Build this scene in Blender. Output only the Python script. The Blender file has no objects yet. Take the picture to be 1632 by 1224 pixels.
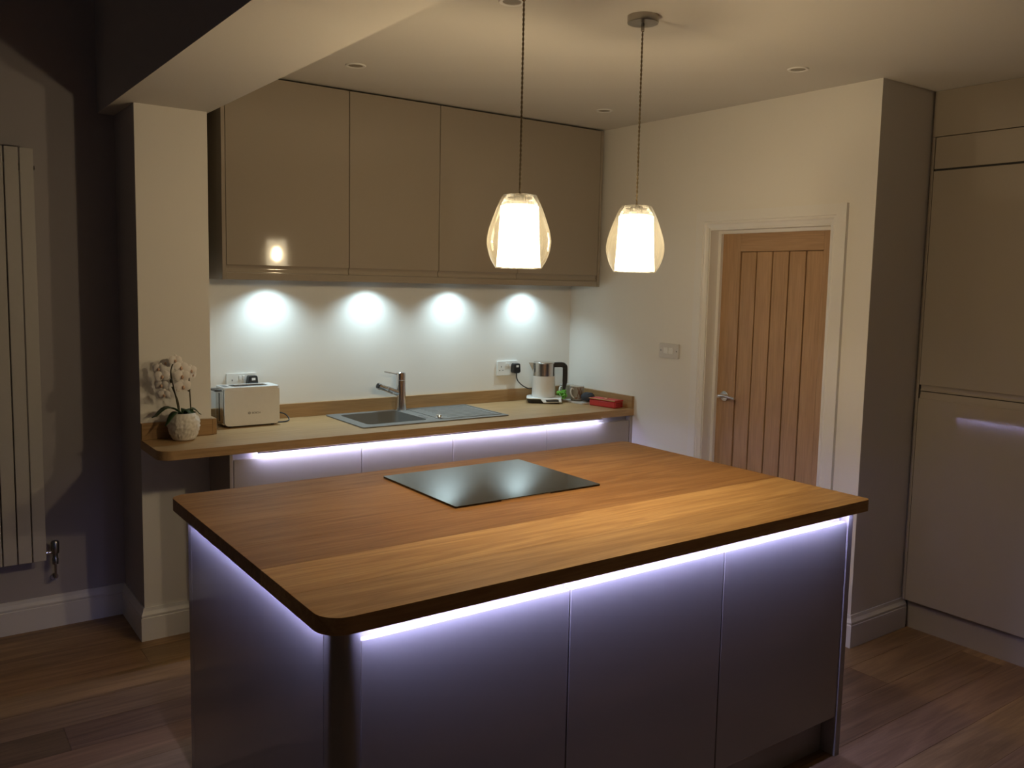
import bpy, bmesh, math, random
from mathutils import Vector, Matrix
from mathutils.geometry import tessellate_polygon
random.seed(7)
C = bpy.context.scene.collection
SC = bpy.context.scene
PI = math.pi
R = math.radians

# ------------------------------------------------------------------ camera, world, exposure
def make_camera():
    yaw, pitch, roll = R(36.494), R(-5.7143), R(1.321)
    f = Vector((math.sin(yaw)*math.cos(pitch), math.cos(yaw)*math.cos(pitch), math.sin(pitch)))
    r0 = Vector((math.cos(yaw), -math.sin(yaw), 0)); u0 = r0.cross(f)
    rt = r0*math.cos(roll) + u0*math.sin(roll); up = u0*math.cos(roll) - r0*math.sin(roll)
    cam = bpy.data.cameras.new('camera'); o = bpy.data.objects.new('camera', cam); C.objects.link(o)
    m = Matrix((rt, up, -f)).transposed().to_4x4(); m.translation = Vector((-3.4624, -4.2886, 1.6238))
    o.matrix_world = m
    cam.sensor_width = 36; cam.lens = 1386.38/1632*36
    cam.shift_x = -32.18/1632; cam.shift_y = -24.46/1632
    cam.clip_start = 0.02
    SC.camera = o
make_camera()
w = bpy.data.worlds.new('world'); SC.world = w; w.use_nodes = True
w.node_tree.nodes['Background'].inputs[0].default_value = (0.75, 0.8, 1.0, 1)
w.node_tree.nodes['Background'].inputs[1].default_value = 0.022  # faint bluish fill, enters through the added glazing out of view
SC.view_settings.view_transform = 'Standard'; SC.view_settings.look = 'None'
SC.view_settings.gamma = 1; SC.view_settings.exposure = 0.0
SC.view_settings.use_curve_mapping = False

# light strengths (the lamps themselves are built further down)
BULB = 925.0; SHADE_GLOW = 24.0; WARM = (1.0, 0.77, 0.46)
LED_ISLAND = 175.0; LED_RUN = 200.0; COOL = (0.40, 0.44, 1.0)
SPOT_W = 11.0; SPOT_COL = (0.66, 0.90, 1.0)

# ------------------------------------------------------------------ materials
def nodes(name):
    m = bpy.data.materials.new(name); m.use_nodes = True
    nt = m.node_tree; return m, nt, nt.nodes['Principled BSDF']
def N(nt, t, **kw):
    n = nt.nodes.new(t)
    for k, v in kw.items(): setattr(n, k, v)
    return n
def mat(name, col, rough=0.5, metal=0.0, bump=0.0, bscale=60.0, coat=0.0, var=0.0, trans=0.0, spec=0.5):
    m, nt, b = nodes(name)
    b.inputs['Base Color'].default_value = (*col, 1); b.inputs['Roughness'].default_value = rough
    b.inputs['Metallic'].default_value = metal; b.inputs['Coat Weight'].default_value = coat
    b.inputs['Coat Roughness'].default_value = 0.05
    b.inputs['Specular IOR Level'].default_value = spec
    tc = N(nt, 'ShaderNodeTexCoord'); no = N(nt, 'ShaderNodeTexNoise')
    no.inputs['Scale'].default_value = bscale; no.inputs['Detail'].default_value = 4
    nt.links.new(tc.outputs['Object'], no.inputs['Vector'])
    if bump:
        bp = N(nt, 'ShaderNodeBump'); bp.inputs['Strength'].default_value = bump; bp.inputs['Distance'].default_value = 0.002
        nt.links.new(no.outputs['Fac'], bp.inputs['Height']); nt.links.new(bp.outputs['Normal'], b.inputs['Normal'])
    v = var or 0.03
    mx = N(nt, 'ShaderNodeMix', data_type='RGBA')
    mx.inputs['A'].default_value = (*[c*(1-v) for c in col], 1); mx.inputs['B'].default_value = (*[min(1, c*(1+v)) for c in col], 1)
    nt.links.new(no.outputs['Fac'], mx.inputs['Factor']); nt.links.new(mx.outputs['Result'], b.inputs['Base Color'])
    return m
def wood(name, c1, c2, axis='X', rough=0.4, grain=1.0, bump=0.15, contrast=1.0, spec=0.5):
    """oak: long noise bands along the grain axis, fine pores, tint from the object's own colour"""
    m, nt, b = nodes(name)
    L = nt.links.new
    tc = N(nt, 'ShaderNodeTexCoord'); oi = N(nt, 'ShaderNodeObjectInfo')
    mul = N(nt, 'ShaderNodeVectorMath', operation='SCALE'); mul.inputs[0].default_value = (37.0, 23.0, 11.0)
    L(oi.outputs['Random'], mul.inputs['Scale'])
    add = N(nt, 'ShaderNodeVectorMath', operation='ADD'); L(tc.outputs['Object'], add.inputs[0]); L(mul.outputs[0], add.inputs[1])
    def mapped(along, across):
        mp = N(nt, 'ShaderNodeMapping'); s = [across]*3; s['XYZ'.index(axis)] = along
        mp.inputs['Scale'].default_value = s; L(add.outputs[0], mp.inputs['Vector']); return mp
    a = mapped(0.9*grain, 9*grain); n1 = N(nt, 'ShaderNodeTexNoise'); n1.inputs['Scale'].default_value = 1.6
    n1.inputs['Detail'].default_value = 5; n1.inputs['Distortion'].default_value = 2.2; L(a.outputs[0], n1.inputs['Vector'])
    c = mapped(4*grain, 120*grain); n2 = N(nt, 'ShaderNodeTexNoise'); n2.inputs['Scale'].default_value = 1.5
    n2.inputs['Detail'].default_value = 3; L(c.outputs[0], n2.inputs['Vector'])
    cr = N(nt, 'ShaderNodeValToRGB'); cr.color_ramp.elements[0].position = 0.5-0.17/contrast; cr.color_ramp.elements[1].position = 0.5+0.17/contrast
    cr.color_ramp.elements[0].color = (*c2, 1); cr.color_ramp.elements[1].color = (*c1, 1)
    L(n1.outputs['Fac'], cr.inputs[0])
    r2 = N(nt, 'ShaderNodeValToRGB'); r2.color_ramp.elements[0].position = 0.3; r2.color_ramp.elements[1].position = 0.6
    r2.color_ramp.elements[0].color = (0.82, 0.80, 0.78, 1); r2.color_ramp.elements[1].color = (1, 1, 1, 1)
    L(n2.outputs['Fac'], r2.inputs[0])
    mx = N(nt, 'ShaderNodeMix', data_type='RGBA', blend_type='MULTIPLY'); mx.inputs['Factor'].default_value = 1
    L(cr.outputs[0], mx.inputs['A']); L(r2.outputs[0], mx.inputs['B'])
    m2 = N(nt, 'ShaderNodeMix', data_type='RGBA', blend_type='MULTIPLY'); m2.inputs['Factor'].default_value = 1
    L(mx.outputs['Result'], m2.inputs['A']); L(oi.outputs['Color'], m2.inputs['B'])
    L(m2.outputs['Result'], b.inputs['Base Color']); b.inputs['Roughness'].default_value = rough; b.inputs['Specular IOR Level'].default_value = spec
    bp = N(nt, 'ShaderNodeBump'); bp.inputs['Strength'].default_value = bump; bp.inputs['Distance'].default_value = 0.001
    L(n2.outputs['Fac'], bp.inputs['Height']); L(bp.outputs['Normal'], b.inputs['Normal'])
    return m
def emit(name, col, s):
    m = bpy.data.materials.new(name); m.use_nodes = True; nt = m.node_tree; nt.nodes.clear()
    e = N(nt, 'ShaderNodeEmission'); e.inputs[0].default_value = (*col, 1); e.inputs[1].default_value = s
    o = N(nt, 'ShaderNodeOutputMaterial'); nt.links.new(e.outputs[0], o.inputs[0]); return m
def clear_glass(name, tint):
    m = bpy.data.materials.new(name); m.use_nodes = True; nt = m.node_tree; nt.nodes.clear(); L = nt.links.new
    t = N(nt, 'ShaderNodeBsdfTransparent'); t.inputs[0].default_value = (*tint, 1)
    g = N(nt, 'ShaderNodeBsdfGlossy'); g.inputs['Roughness'].default_value = 0.02; g.inputs[0].default_value = (1, 0.97, 0.9, 1)
    lw = N(nt, 'ShaderNodeLayerWeight'); pw = N(nt, 'ShaderNodeMath', operation='POWER'); pw.inputs[1].default_value = 3.5
    fr = N(nt, 'ShaderNodeMath', operation='MULTIPLY_ADD'); fr.inputs[1].default_value = 0.5; fr.inputs[2].default_value = 0.10
    L(lw.outputs['Facing'], pw.inputs[0]); L(pw.outputs[0], fr.inputs[0])
    mx = N(nt, 'ShaderNodeMixShader'); o = N(nt, 'ShaderNodeOutputMaterial')
    tr = N(nt, 'ShaderNodeBsdfTranslucent'); tr.inputs[0].default_value = (1.0, 0.96, 0.82, 1); m2 = N(nt, 'ShaderNodeMixShader'); m2.inputs[0].default_value = 0.017
    L(fr.outputs[0], mx.inputs[0]); L(t.outputs[0], mx.inputs[1]); L(g.outputs[0], mx.inputs[2]); L(mx.outputs[0], m2.inputs[1]); L(tr.outputs[0], m2.inputs[2]); L(m2.outputs[0], o.inputs[0]); return m
def crystal(name):
    m = bpy.data.materials.new(name); m.use_nodes = True; nt = m.node_tree; nt.nodes.clear(); L = nt.links.new
    tc = N(nt, 'ShaderNodeTexCoord'); v = N(nt, 'ShaderNodeTexVoronoi'); v.inputs['Scale'].default_value = 95
    L(tc.outputs['Object'], v.inputs['Vector'])
    cr = N(nt, 'ShaderNodeValToRGB'); cr.color_ramp.elements[0].color = (1.5, 1.5, 1.5, 1); cr.color_ramp.elements[1].color = (0.35, 0.35, 0.35, 1)
    cr.color_ramp.elements[1].position = 0.55
    L(v.outputs['Distance'], cr.inputs[0])
    ml = N(nt, 'ShaderNodeMath', operation='MULTIPLY'); ml.inputs[1].default_value = SHADE_GLOW; L(cr.outputs[0], ml.inputs[0])
    e = N(nt, 'ShaderNodeEmission'); e.inputs[0].default_value = (1.0, 0.86, 0.60, 1); L(ml.outputs[0], e.inputs[1])
    t = N(nt, 'ShaderNodeBsdfTransparent'); mx = N(nt, 'ShaderNodeMixShader'); mx.inputs[0].default_value = 0.57
    o = N(nt, 'ShaderNodeOutputMaterial'); L(t.outputs[0], mx.inputs[1]); L(e.outputs[0], mx.inputs[2]); L(mx.outputs[0], o.inputs[0]); return m

M = dict(
    wall=mat('white_wall_paint', (0.80, 0.78, 0.74), 0.85, bump=0.05, bscale=180, var=0.01),
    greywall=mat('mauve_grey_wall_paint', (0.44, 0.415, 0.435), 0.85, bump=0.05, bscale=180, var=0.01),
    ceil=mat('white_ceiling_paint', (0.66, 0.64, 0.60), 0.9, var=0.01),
    trim=mat('white_satin_trim', (0.80, 0.79, 0.77), 0.4, var=0.01),
    cab=mat('cashmere_gloss_door', (0.335, 0.290, 0.240), 0.06, var=0.01),
    carc=mat('cashmere_carcass', (0.335, 0.290, 0.245), 0.3, var=0.01),
    dark=mat('shadow_gap', (0.03, 0.027, 0.025), 0.7),
    oak_top=wood('oiled_oak_worktop', (0.40, 0.238, 0.098), (0.28, 0.148, 0.053), 'X', 0.46, spec=0.3, contrast=1.1),
    oak_run=wood('pale_oak_worktop', (0.50, 0.325, 0.158), (0.40, 0.245, 0.110), 'X', 0.4, contrast=0.7),
    oak_run_y=wood('pale_oak_upstand', (0.50, 0.325, 0.158), (0.40, 0.245, 0.110), 'Y', 0.4, contrast=0.7),
    oak_floor=wood('oak_floor', (0.41, 0.25, 0.115), (0.25, 0.145, 0.062), 'X', 0.42, 0.8, 0.1),
    oak_door=wood('oak_door', (0.50, 0.32, 0.18), (0.42, 0.26, 0.14), 'Z', 0.45, contrast=0.7),
    oak_door_y=wood('oak_door_rail', (0.50, 0.32, 0.18), (0.42, 0.26, 0.14), 'Y', 0.45, contrast=0.7),
    chrome=mat('chrome', (0.75, 0.75, 0.76), 0.12, 1.0),
    steel=mat('brushed_steel', (0.62, 0.60, 0.57), 0.2, 1.0),
    hob=mat('black_hob_glass', (0.012, 0.012, 0.013), 0.085, spec=0.5),
    sink=mat('grey_composite_sink', (0.195, 0.19, 0.178), 0.45, bump=0.1, bscale=400),
    wplast=mat('white_plastic', (0.78, 0.78, 0.76), 0.35),
    swplast=mat('off_white_switch_plastic', (0.64, 0.62, 0.60), 0.4),
    wgloss=mat('white_gloss_enamel', (0.78, 0.77, 0.76), 0.18),
    black=mat('black_plastic', (0.015, 0.015, 0.016), 0.35),
    grey=mat('grey_plastic', (0.18, 0.18, 0.19), 0.4),
    rad=mat('white_radiator', (0.58, 0.56, 0.54), 0.35),
    brass=mat('radiator_valve_metal', (0.35, 0.33, 0.31), 0.25, 1.0),
    pot=mat('white_relief_ceramic', (0.74, 0.71, 0.66), 0.55),
    leaf=mat('orchid_leaf', (0.035, 0.075, 0.03), 0.4, var=0.25, bscale=30),
    stem=mat('orchid_stem', (0.06, 0.055, 0.025), 0.5),
    petal=mat('orchid_petal', (0.82, 0.78, 0.74), 0.6, var=0.04),
    lip=mat('orchid_lip', (0.58, 0.38, 0.27), 0.6, var=0.2),
    soil=mat('bark_compost', (0.04, 0.028, 0.018), 0.9, bump=0.6, bscale=90),
    mug=mat('grey_beige_ceramic', (0.34, 0.32, 0.28), 0.35),
    mugw=mat('white_glazed_ceramic', (0.8, 0.79, 0.77), 0.2),
    print_=mat('brown_mug_print', (0.20, 0.105, 0.06), 0.4, var=0.3, bscale=150),
    green=mat('green_cord', (0.20, 0.52, 0.07), 0.5, var=0.2),
    tray=mat('pale_tray', (0.55, 0.51, 0.47), 0.4),
    pouch=mat('charcoal_fabric', (0.035, 0.037, 0.045), 0.8, bump=0.4, bscale=250),
    red=mat('red_leather', (0.50, 0.035, 0.035), 0.4, bump=0.15, bscale=220),
    redd=mat('dark_red_leather', (0.22, 0.014, 0.018), 0.5),
    gold=mat('gold_clasp', (0.75, 0.55, 0.30), 0.25, 1.0),
    ceram=mat('chrome_canopy', (0.42, 0.39, 0.35), 0.3, 1.0),
    cord=mat('twisted_bronze_flex', (0.13, 0.095, 0.05), 0.6),
    lens=mat('unlit_lamp_lens', (0.25, 0.22, 0.18), 0.3),
    glass=clear_glass('clear_blown_glass', (0.985, 0.965, 0.92)),
    crystal=crystal('lit_crystal_shade'),
    bulb=emit('warm_bulb', WARM, BULB),
    led_i=emit('led_island', COOL, LED_ISLAND),
    led_r=emit('led_run', (0.52, 0.55, 1.0), LED_RUN),
    puck=emit('led_puck', SPOT_COL, 6.0),
    fill_pane=clear_glass('fill_pane_glass', (0.9, 0.93, 0.92)),
    text=mat('printed_lettering', (0.03, 0.03, 0.035), 0.5),
)

# ------------------------------------------------------------------ mesh helpers
ORG = {}
def finish(bm, smooth=35):
    bm.normal_update()
    bmesh.ops.recalc_face_normals(bm, faces=bm.faces[:])
    for e in bm.edges:
        if len(e.link_faces) == 2: e.smooth = e.calc_face_angle(0) < R(smooth)
    for f in bm.faces: f.smooth = True
def obj(name, bm, m, parent=None, bevel=0.0, local=False, color=None, kind=None, smooth=35):
    """one mesh object; vertices in world coordinates unless local=True; parent is a thing or a part of it"""
    finish(bm, smooth)
    off = Vector((0, 0, 0))
    if parent is not None: off = ORG.get(parent.name, Vector((0, 0, 0)))
    if not local and off.length: bmesh.ops.translate(bm, verts=bm.verts[:], vec=-off)
    me = bpy.data.meshes.new(name); bm.to_mesh(me); bm.free()
    me.materials.append(M[m] if isinstance(m, str) else m)
    o = bpy.data.objects.new(name, me); C.objects.link(o)
    if parent is not None: o.parent = parent; ORG[o.name] = off
    if bevel:
        b = o.modifiers.new('bevel', 'BEVEL'); b.width = bevel; b.segments = 2; b.limit_method = 'ANGLE'; b.angle_limit = R(40)
    if color: o.color = (*color, 1)
    if kind: o['kind'] = kind
    return o
def thing(name, label, cat, loc=(0, 0, 0), rotz=0.0, group=None):
    o = bpy.data.objects.new(name, None); C.objects.link(o); o.empty_display_size = 0.05
    o.location = loc; o.rotation_euler = (0, 0, rotz); o['label'] = label; o['category'] = cat
    if group: o['group'] = group
    ORG[o.name] = Vector(loc) if not rotz else Vector((0, 0, 0))
    return o
def tag(o, label, cat, group=None):
    o['label'] = label; o['category'] = cat
    if group: o['group'] = group
    return o
def struct(name, bm, m, label=None, **kw):
    o = obj(name, bm, m, **kw); o['kind'] = 'structure'
    if label: o['label'] = label
    return o
def copy_tree(o, parent=None):
    c = o.copy(); C.objects.link(c)
    if parent is not None: c.parent = parent
    for ch in list(o.children): copy_tree(ch, c)
    return c
def bx(bm, x0, x1, y0, y1, z0, z1):
    vs = [bm.verts.new((x, y, z)) for x in (x0, x1) for y in (y0, y1) for z in (z0, z1)]
    for q in ((0, 1, 3, 2), (4, 6, 7, 5), (0, 4, 5, 1), (2, 3, 7, 6), (0, 2, 6, 4), (1, 5, 7, 3)): bm.faces.new([vs[i] for i in q])
    return vs
def box(*a):
    bm = bmesh.new(); bx(bm, *a); return bm
def poly(outer, holes, a0, a1, axis='z', bm=None):
    """outline (with holes) in the plane across `axis`, extruded from a0 to a1"""
    bm = bm or bmesh.new()
    def P(u, v, a): return {'z': (u, v, a), 'y': (u, a, v), 'x': (a, u, v)}[axis]
    loops = [[Vector((u, v, 0)) for u, v in lp] for lp in [outer]+list(holes)]
    vs = [bm.verts.new(P(p.x, p.y, a0)) for lp in loops for p in lp]; fs = []
    for tri in tessellate_polygon(loops):
        try: fs.append(bm.faces.new([vs[i] for i in tri]))
        except ValueError: pass
    ex = bmesh.ops.extrude_face_region(bm, geom=fs)
    d = Vector(P(0, 0, a1-a0))
    bmesh.ops.translate(bm, verts=[x for x in ex['geom'] if isinstance(x, bmesh.types.BMVert)], vec=d)
    return bm
def rrect(x0, x1, y0, y1, r, n=6):
    """rounded rectangle; r is one radius or (x0y0, x1y0, x1y1, x0y1)"""
    rs = r if isinstance(r, (tuple, list)) else (r,)*4
    out = []
    for (cx, cy, a, rr) in ((x0, y0, 180, rs[0]), (x1, y0, 270, rs[1]), (x1, y1, 0, rs[2]), (x0, y1, 90, rs[3])):
        if rr <= 1e-6: out.append((cx, cy)); continue
        ox = cx+rr if cx == x0 else cx-rr; oy = cy+rr if cy == y0 else cy-rr
        for i in range(n+1):
            t = R(a+90*i/n); out.append((ox+rr*math.cos(t), oy+rr*math.sin(t)))
    return out
def lathe(prof, c=(0, 0, 0), n=32, axis='z', bm=None, cap=True):
    bm = bm or bmesh.new(); rings = []
    for r, h in prof:
        ring = []
        for i in range(n):
            t = 2*PI*i/n; a, b = r*math.cos(t), r*math.sin(t)
            p = {'z': (a, b, h), 'y': (a, h, b), 'x': (h, a, b)}[axis]
            ring.append(bm.verts.new((p[0]+c[0], p[1]+c[1], p[2]+c[2])))
        rings.append(ring)
    for k in range(len(rings)-1):
        for i in range(n): bm.faces.new((rings[k][i], rings[k][(i+1) % n], rings[k+1][(i+1) % n], rings[k+1][i]))
    if cap:
        for ring in (rings[0], rings[-1]):
            if (ring[0].co-ring[n//2].co).length > 1e-4: bm.faces.new(ring)
    return bm
def tube(pts, r, n=8, bm=None, closed=False):
    bm = bm or bmesh.new(); pts = [Vector(p) for p in pts]; rings = []; m = len(pts)
    rad = r if isinstance(r, (list, tuple)) else [r]*m
    prev = None
    for i, p in enumerate(pts):
        a = pts[i-1] if (i or closed) else p; b = pts[(i+1) % m] if (i < m-1 or closed) else p
        d = (b-a).normalized()
        if prev is None: u = d.orthogonal().normalized()
        else:
            u = prev-d*prev.dot(d); u = u.normalized() if u.length > 1e-6 else d.orthogonal().normalized()
        prev = u; v = d.cross(u)
        rings.append([bm.verts.new(p+(u*math.cos(2*PI*k/n)+v*math.sin(2*PI*k/n))*rad[i]) for k in range(n)])
    for k in range(m if closed else m-1):
        A, B = rings[k], rings[(k+1) % m]
        for i in range(n): bm.faces.new((A[i], A[(i+1) % n], B[(i+1) % n], B[i]))
    if not closed: bm.faces.new(rings[0]); bm.faces.new(rings[-1])
    return bm
def spline(ctrl, n=8):
    """Catmull-Rom through the control points"""
    P = [Vector(c) for c in ctrl]; P = [2*P[0]-P[1]]+P+[2*P[-1]-P[-2]]; out = []
    for i in range(1, len(P)-2):
        for k in range(n):
            t = k/n; a, b, c, d = P[i-1:i+3]
            out.append(0.5*((2*b)+(c-a)*t+(2*a-5*b+4*c-d)*t*t+(3*b-a-3*c+d)*t**3))
    return out+[P[-2]]
def sphere(c, r, sx=1, sy=1, sz=1, sub=2, bm=None):
    bm = bm or bmesh.new()
    g = bmesh.ops.create_icosphere(bm, subdivisions=sub, radius=r)
    for v in g['verts']: v.co = Vector((v.co.x*sx+c[0], v.co.y*sy+c[1], v.co.z*sz+c[2]))
    return bm
def sweep_profile(prof, path, bm=None):
    """profile (out, height) swept along a floor polyline; `out` is to the right of travel"""
    bm = bm or bmesh.new(); pts = [Vector((p[0], p[1], 0)) for p in path]; rows = []
    for i, p in enumerate(pts):
        d0 = (p-pts[i-1]).normalized() if i else (pts[1]-p).normalized()
        d1 = (pts[i+1]-p).normalized() if i < len(pts)-1 else d0
        n0 = Vector((d0.y, -d0.x, 0)); n1 = Vector((d1.y, -d1.x, 0)); nn = (n0+n1).normalized(); k = 1/max(0.3, nn.dot(n0))
        rows.append([bm.verts.new(p+nn*k*o+Vector((0, 0, h))) for o, h in prof])
    m = len(prof)
    for a, b in zip(rows, rows[1:]):
        for i in range(m): bm.faces.new((a[i], a[(i+1) % m], b[(i+1) % m], b[i]))
    bm.faces.new(rows[0]); bm.faces.new(rows[-1]); return bm

def led_strip(p0, p1, inward, m, label, tilt=58.0, wide=0.008):
    """aluminium profile under a worktop edge; its lit face looks at the cabinet front and slightly down"""
    p0, p1, n = Vector(p0), Vector(p1), Vector(inward); t = thing('led_strip', label, 'LED strip', tuple((p0+p1)/2))
    dn = Vector((0, 0, -1)); nn = n*math.cos(R(tilt))+dn*math.sin(R(tilt)); al = dn*math.cos(R(tilt))-n*math.sin(R(tilt))
    def prism(sec):
        bm = bmesh.new(); A = [bm.verts.new(p0+o) for o in sec]; B = [bm.verts.new(p1+o) for o in sec]; k = len(sec)
        for i in range(k): bm.faces.new((A[i], A[(i+1) % k], B[(i+1) % k], B[i]))
        bm.faces.new(A); bm.faces.new(B); return bm
    q = al*wide
    obj('profile', prism([Vector((0, 0, 0)), -n*0.004, -n*0.004+al*wide*1.1, q]), 'grey', t)
    obj('diffuser', prism([nn*0.0003+al*0.0003, nn*0.0011+al*0.0003, nn*0.0011+q*0.96, nn*0.0003+q*0.96]), m, t)
    return t

# ------------------------------------------------------------------ dimensions
ZC = 2.5257          # ceiling
ZI, TI = 0.9156, 0.0391   # island top, thickness
ZR = 0.902           # back run worktop top
IX0, IX1, IY0, IY1 = -2.7667, -0.8073, -2.6516, -1.4153
CX0, CX1, CYF = -2.6076, -2.309, -0.2889      # pier
YW = 0.1006          # wall of the next room (radiator wall)
YR = -2.0865         # return wall
XT = 0.4071          # tall unit fronts
FX0, FX1, FY0 = -6.6, 1.10, -6.8              # far sides of the room

# ------------------------------------------------------------------ room shell
floor = struct('floor', box(FX0, FX1, FY0, YW+0.1, -0.12, -0.016), 'dark')
plank_cache = {}
def plank(x0, x1, y0, y1):
    key = (round(x1-x0, 3), round(y1-y0, 3))
    if key not in plank_cache:
        w_, d_ = key; bm = box(0.0006, w_-0.0006, 0.0006, d_-0.0006, -0.016, 0.0)
        finish(bm); me = bpy.data.meshes.new('plank'); bm.to_mesh(me); bm.free(); me.materials.append(M['oak_floor']); plank_cache[key] = me
    o = bpy.data.objects.new('plank', plank_cache[key]); C.objects.link(o); o.parent = floor; o.location = (x0, y0, 0)
    t = random.uniform(0.62, 1.15); o.color = (t, t*random.uniform(0.95, 1.03), t*random.uniform(0.9, 1.05), 1)
PW = 0.1842
offs = {2: -2.646, 5: -3.024, 12: -0.195}
for k in range(0, 29):
    y1 = -0.0076+0.1842-PW*(k); y0 = y1-PW
    if y1 > YW: y1 = YW
    ln = 1.86; ph = offs.get(k-1, -2.3+random.uniform(0, ln))
    x = ph-ln*math.ceil((ph-(-4.8))/ln); x = max(x, -6.6)
    while x < FX1-0.02:
        xe = min(x+ln, FX1)
        if xe > -4.8: plank(max(x, -4.8), xe, y0, y1)
        x = xe
struct('floor_far', box(FX0, -4.8, FY0, YW, -0.016, 0.0), 'oak_floor')
struct('floor_rear', box(-4.8, FX1, FY0, y0, -0.016, 0.0), 'oak_floor')

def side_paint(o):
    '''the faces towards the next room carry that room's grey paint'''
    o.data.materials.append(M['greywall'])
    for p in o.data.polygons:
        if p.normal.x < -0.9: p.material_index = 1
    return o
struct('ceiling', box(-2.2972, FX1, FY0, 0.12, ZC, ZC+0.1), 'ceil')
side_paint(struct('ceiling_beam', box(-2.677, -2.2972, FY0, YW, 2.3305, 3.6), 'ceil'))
struct('ceiling_vault', poly([(-2.677, 3.35), (-4.6, 4.3), (FX0, 3.3), (FX0, 3.4), (-4.6, 4.4), (-2.677, 3.6)], [], FY0, YW, 'y'), 'ceil')
struct('wall_back', box(CX1-0.02, 0.12, 0.0, 0.12, 0, ZC+0.05), 'wall')
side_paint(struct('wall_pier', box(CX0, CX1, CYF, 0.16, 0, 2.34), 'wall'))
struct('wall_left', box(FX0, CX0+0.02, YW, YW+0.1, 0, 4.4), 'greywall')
struct('fill_glazing_1', box(FX0-0.02, FX0, FY0, YW+0.1, 0, 4.4), 'fill_pane', label='unseen glazing added to let in dim fill light, far side of the next room')  # both glazed sides are unseen, added so weak ambient fill lifts the darks
struct('fill_glazing_2', box(FX0-0.02, FX1+0.1, FY0-0.02, FY0, 0, 4.4), 'fill_pane', label='unseen glazing added to let in dim fill light, behind the viewpoint')
# right wall with the door opening, then the return and the wall behind the tall units
DY0, DY1, DZ = -1.874, -1.142, 1.916
struct('wall_right', poly([(0.12, 0), (0.12, ZC+0.05), (YR, ZC+0.05), (YR, 0), (DY0, 0), (DY0, DZ), (DY1, DZ), (DY1, 0)], [], 0.0, 0.12, 'x'), 'wall')
struct('wall_return', box(0.12, FX1, YR, YR+0.12, 0, ZC+0.05), 'wall')
struct('wall_far_right', box(FX1, FX1+0.1, FY0, YR+0.12, 0, ZC+0.05), 'wall')
SK = [(0, 0), (0.018, 0), (0.018, 0.103), (0.0145, 0.1045), (0.0145, 0.108), (0.0165, 0.112), (0.0165, 0.117), (0.0125, 0.124), (0.0085, 0.132), (0.0065, 0.141), (0.0055, 0.147), (0, 0.147)]
struct('baseboard_left', sweep_profile(SK, [(FX0, YW), (CX0, YW), (CX0, CYF), (CX1, CYF), (CX1, -0.02)]), 'trim', smooth=12)
struct('baseboard_right', sweep_profile(SK, [(0, DY0-0.09), (0, YR), (XT+0.03, YR)]), 'trim', smooth=12)
struct('baseboard_back', sweep_profile(SK, [(0, -0.62), (0, DY1+0.09)]), 'trim', smooth=12)

# ------------------------------------------------------------------ door in the right wall
ARC = [(0, 0), (0, 0.018), (0.012, 0.018), (0.050, 0.020), (0.053, 0.015), (0.058, 0.015), (0.064, 0.018), (0.070, 0.013), (0.078, 0.010), (0.084, 0.008), (0.084, 0)]
def architrave():
    bm = bmesh.new()
    # path around the opening: outer edge at 0.083 from the opening, profile in (distance from outer edge, thickness)
    o = 0.083; L_, R_, T_ = DY1+o, DY0-o, DZ+o+0.006
    rows = []
    for (cy, cz, sy, sz) in ((L_, 0, -1, 0), (L_, T_, -1, -1), (R_, T_, 1, -1), (R_, 0, 1, 0)):
        rows.append([bm.verts.new((-t, cy+sy*d, cz+sz*d)) for d, t in ARC])
    m = len(ARC)
    for a, b in zip(rows, rows[1:]):
        for i in range(m-1): bm.faces.new((a[i], a[i+1], b[i+1], b[i]))
    return bm
struct('trim_1', architrave(), 'trim', smooth=12, label='white moulded architrave around the oak door')
d1 = bpy.data.objects.new('door_1', None); C.objects.link(d1); d1['kind'] = 'structure'; d1['label'] = 'oak cottage door of vertical boards'
XD = 0.08
bm = bmesh.new(); bx(bm, -0.001, 0.125, DY1-0.006, DY1+0.03, 0, DZ-0.006); bx(bm, -0.001, 0.125, DY0-0.03, DY0+0.006, 0, DZ-0.006); bx(bm, -0.001, 0.125, DY0-0.03, DY1+0.03, DZ-0.006, DZ+0.03)
obj('jamb', bm, 'trim', d1)
bm = bmesh.new(); bx(bm, XD-0.018, XD, DY1-0.024, DY1-0.006, 0, DZ-0.006); bx(bm, XD-0.018, XD, DY0+0.006, DY0+0.024, 0, DZ-0.006); bx(bm, XD-0.018, XD, DY0+0.024, DY1-0.024, DZ-0.022, DZ-0.006)
obj('door_stop', bm, 'trim', d1)
BY = [-1.283-0.0995*i for i in range(6)]
obj('stile', box(XD, XD+0.04, BY[0], DY1-0.008, 0.006, DZ-0.008), 'oak_door', d1, bevel=0.002)
obj('stile', box(XD, XD+0.04, DY0+0.008, BY[5], 0.006, DZ-0.008), 'oak_door', d1, bevel=0.002)
obj('rail', box(XD, XD+0.04, BY[5], BY[0], 1.802, DZ-0.008), 'oak_door_y', d1, bevel=0.002)
obj('rail', box(XD, XD+0.04, BY[5], BY[0], 0.006, 0.2), 'oak_door_y', d1, bevel=0.002)
obj('backing', box(XD+0.022, XD+0.036, BY[5], BY[0], 0.2, 1.802), 'oak_door', d1, color=(0.22, 0.18, 0.15))
for i in range(5):
    t = random.uniform(0.92, 1.06)
    obj('board', box(XD+0.006, XD+0.024, BY[i+1]+0.0034, BY[i]-0.0034, 0.2, 1.8), 'oak_door', d1, bevel=0.003, color=(t, t*0.99, t*0.97))
h = obj('door_handle', lathe([(0.027, -0.009), (0.027, 0), ], (XD, -1.222, 1.045), 24, 'x'), 'chrome', d1, bevel=0.002)
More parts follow.
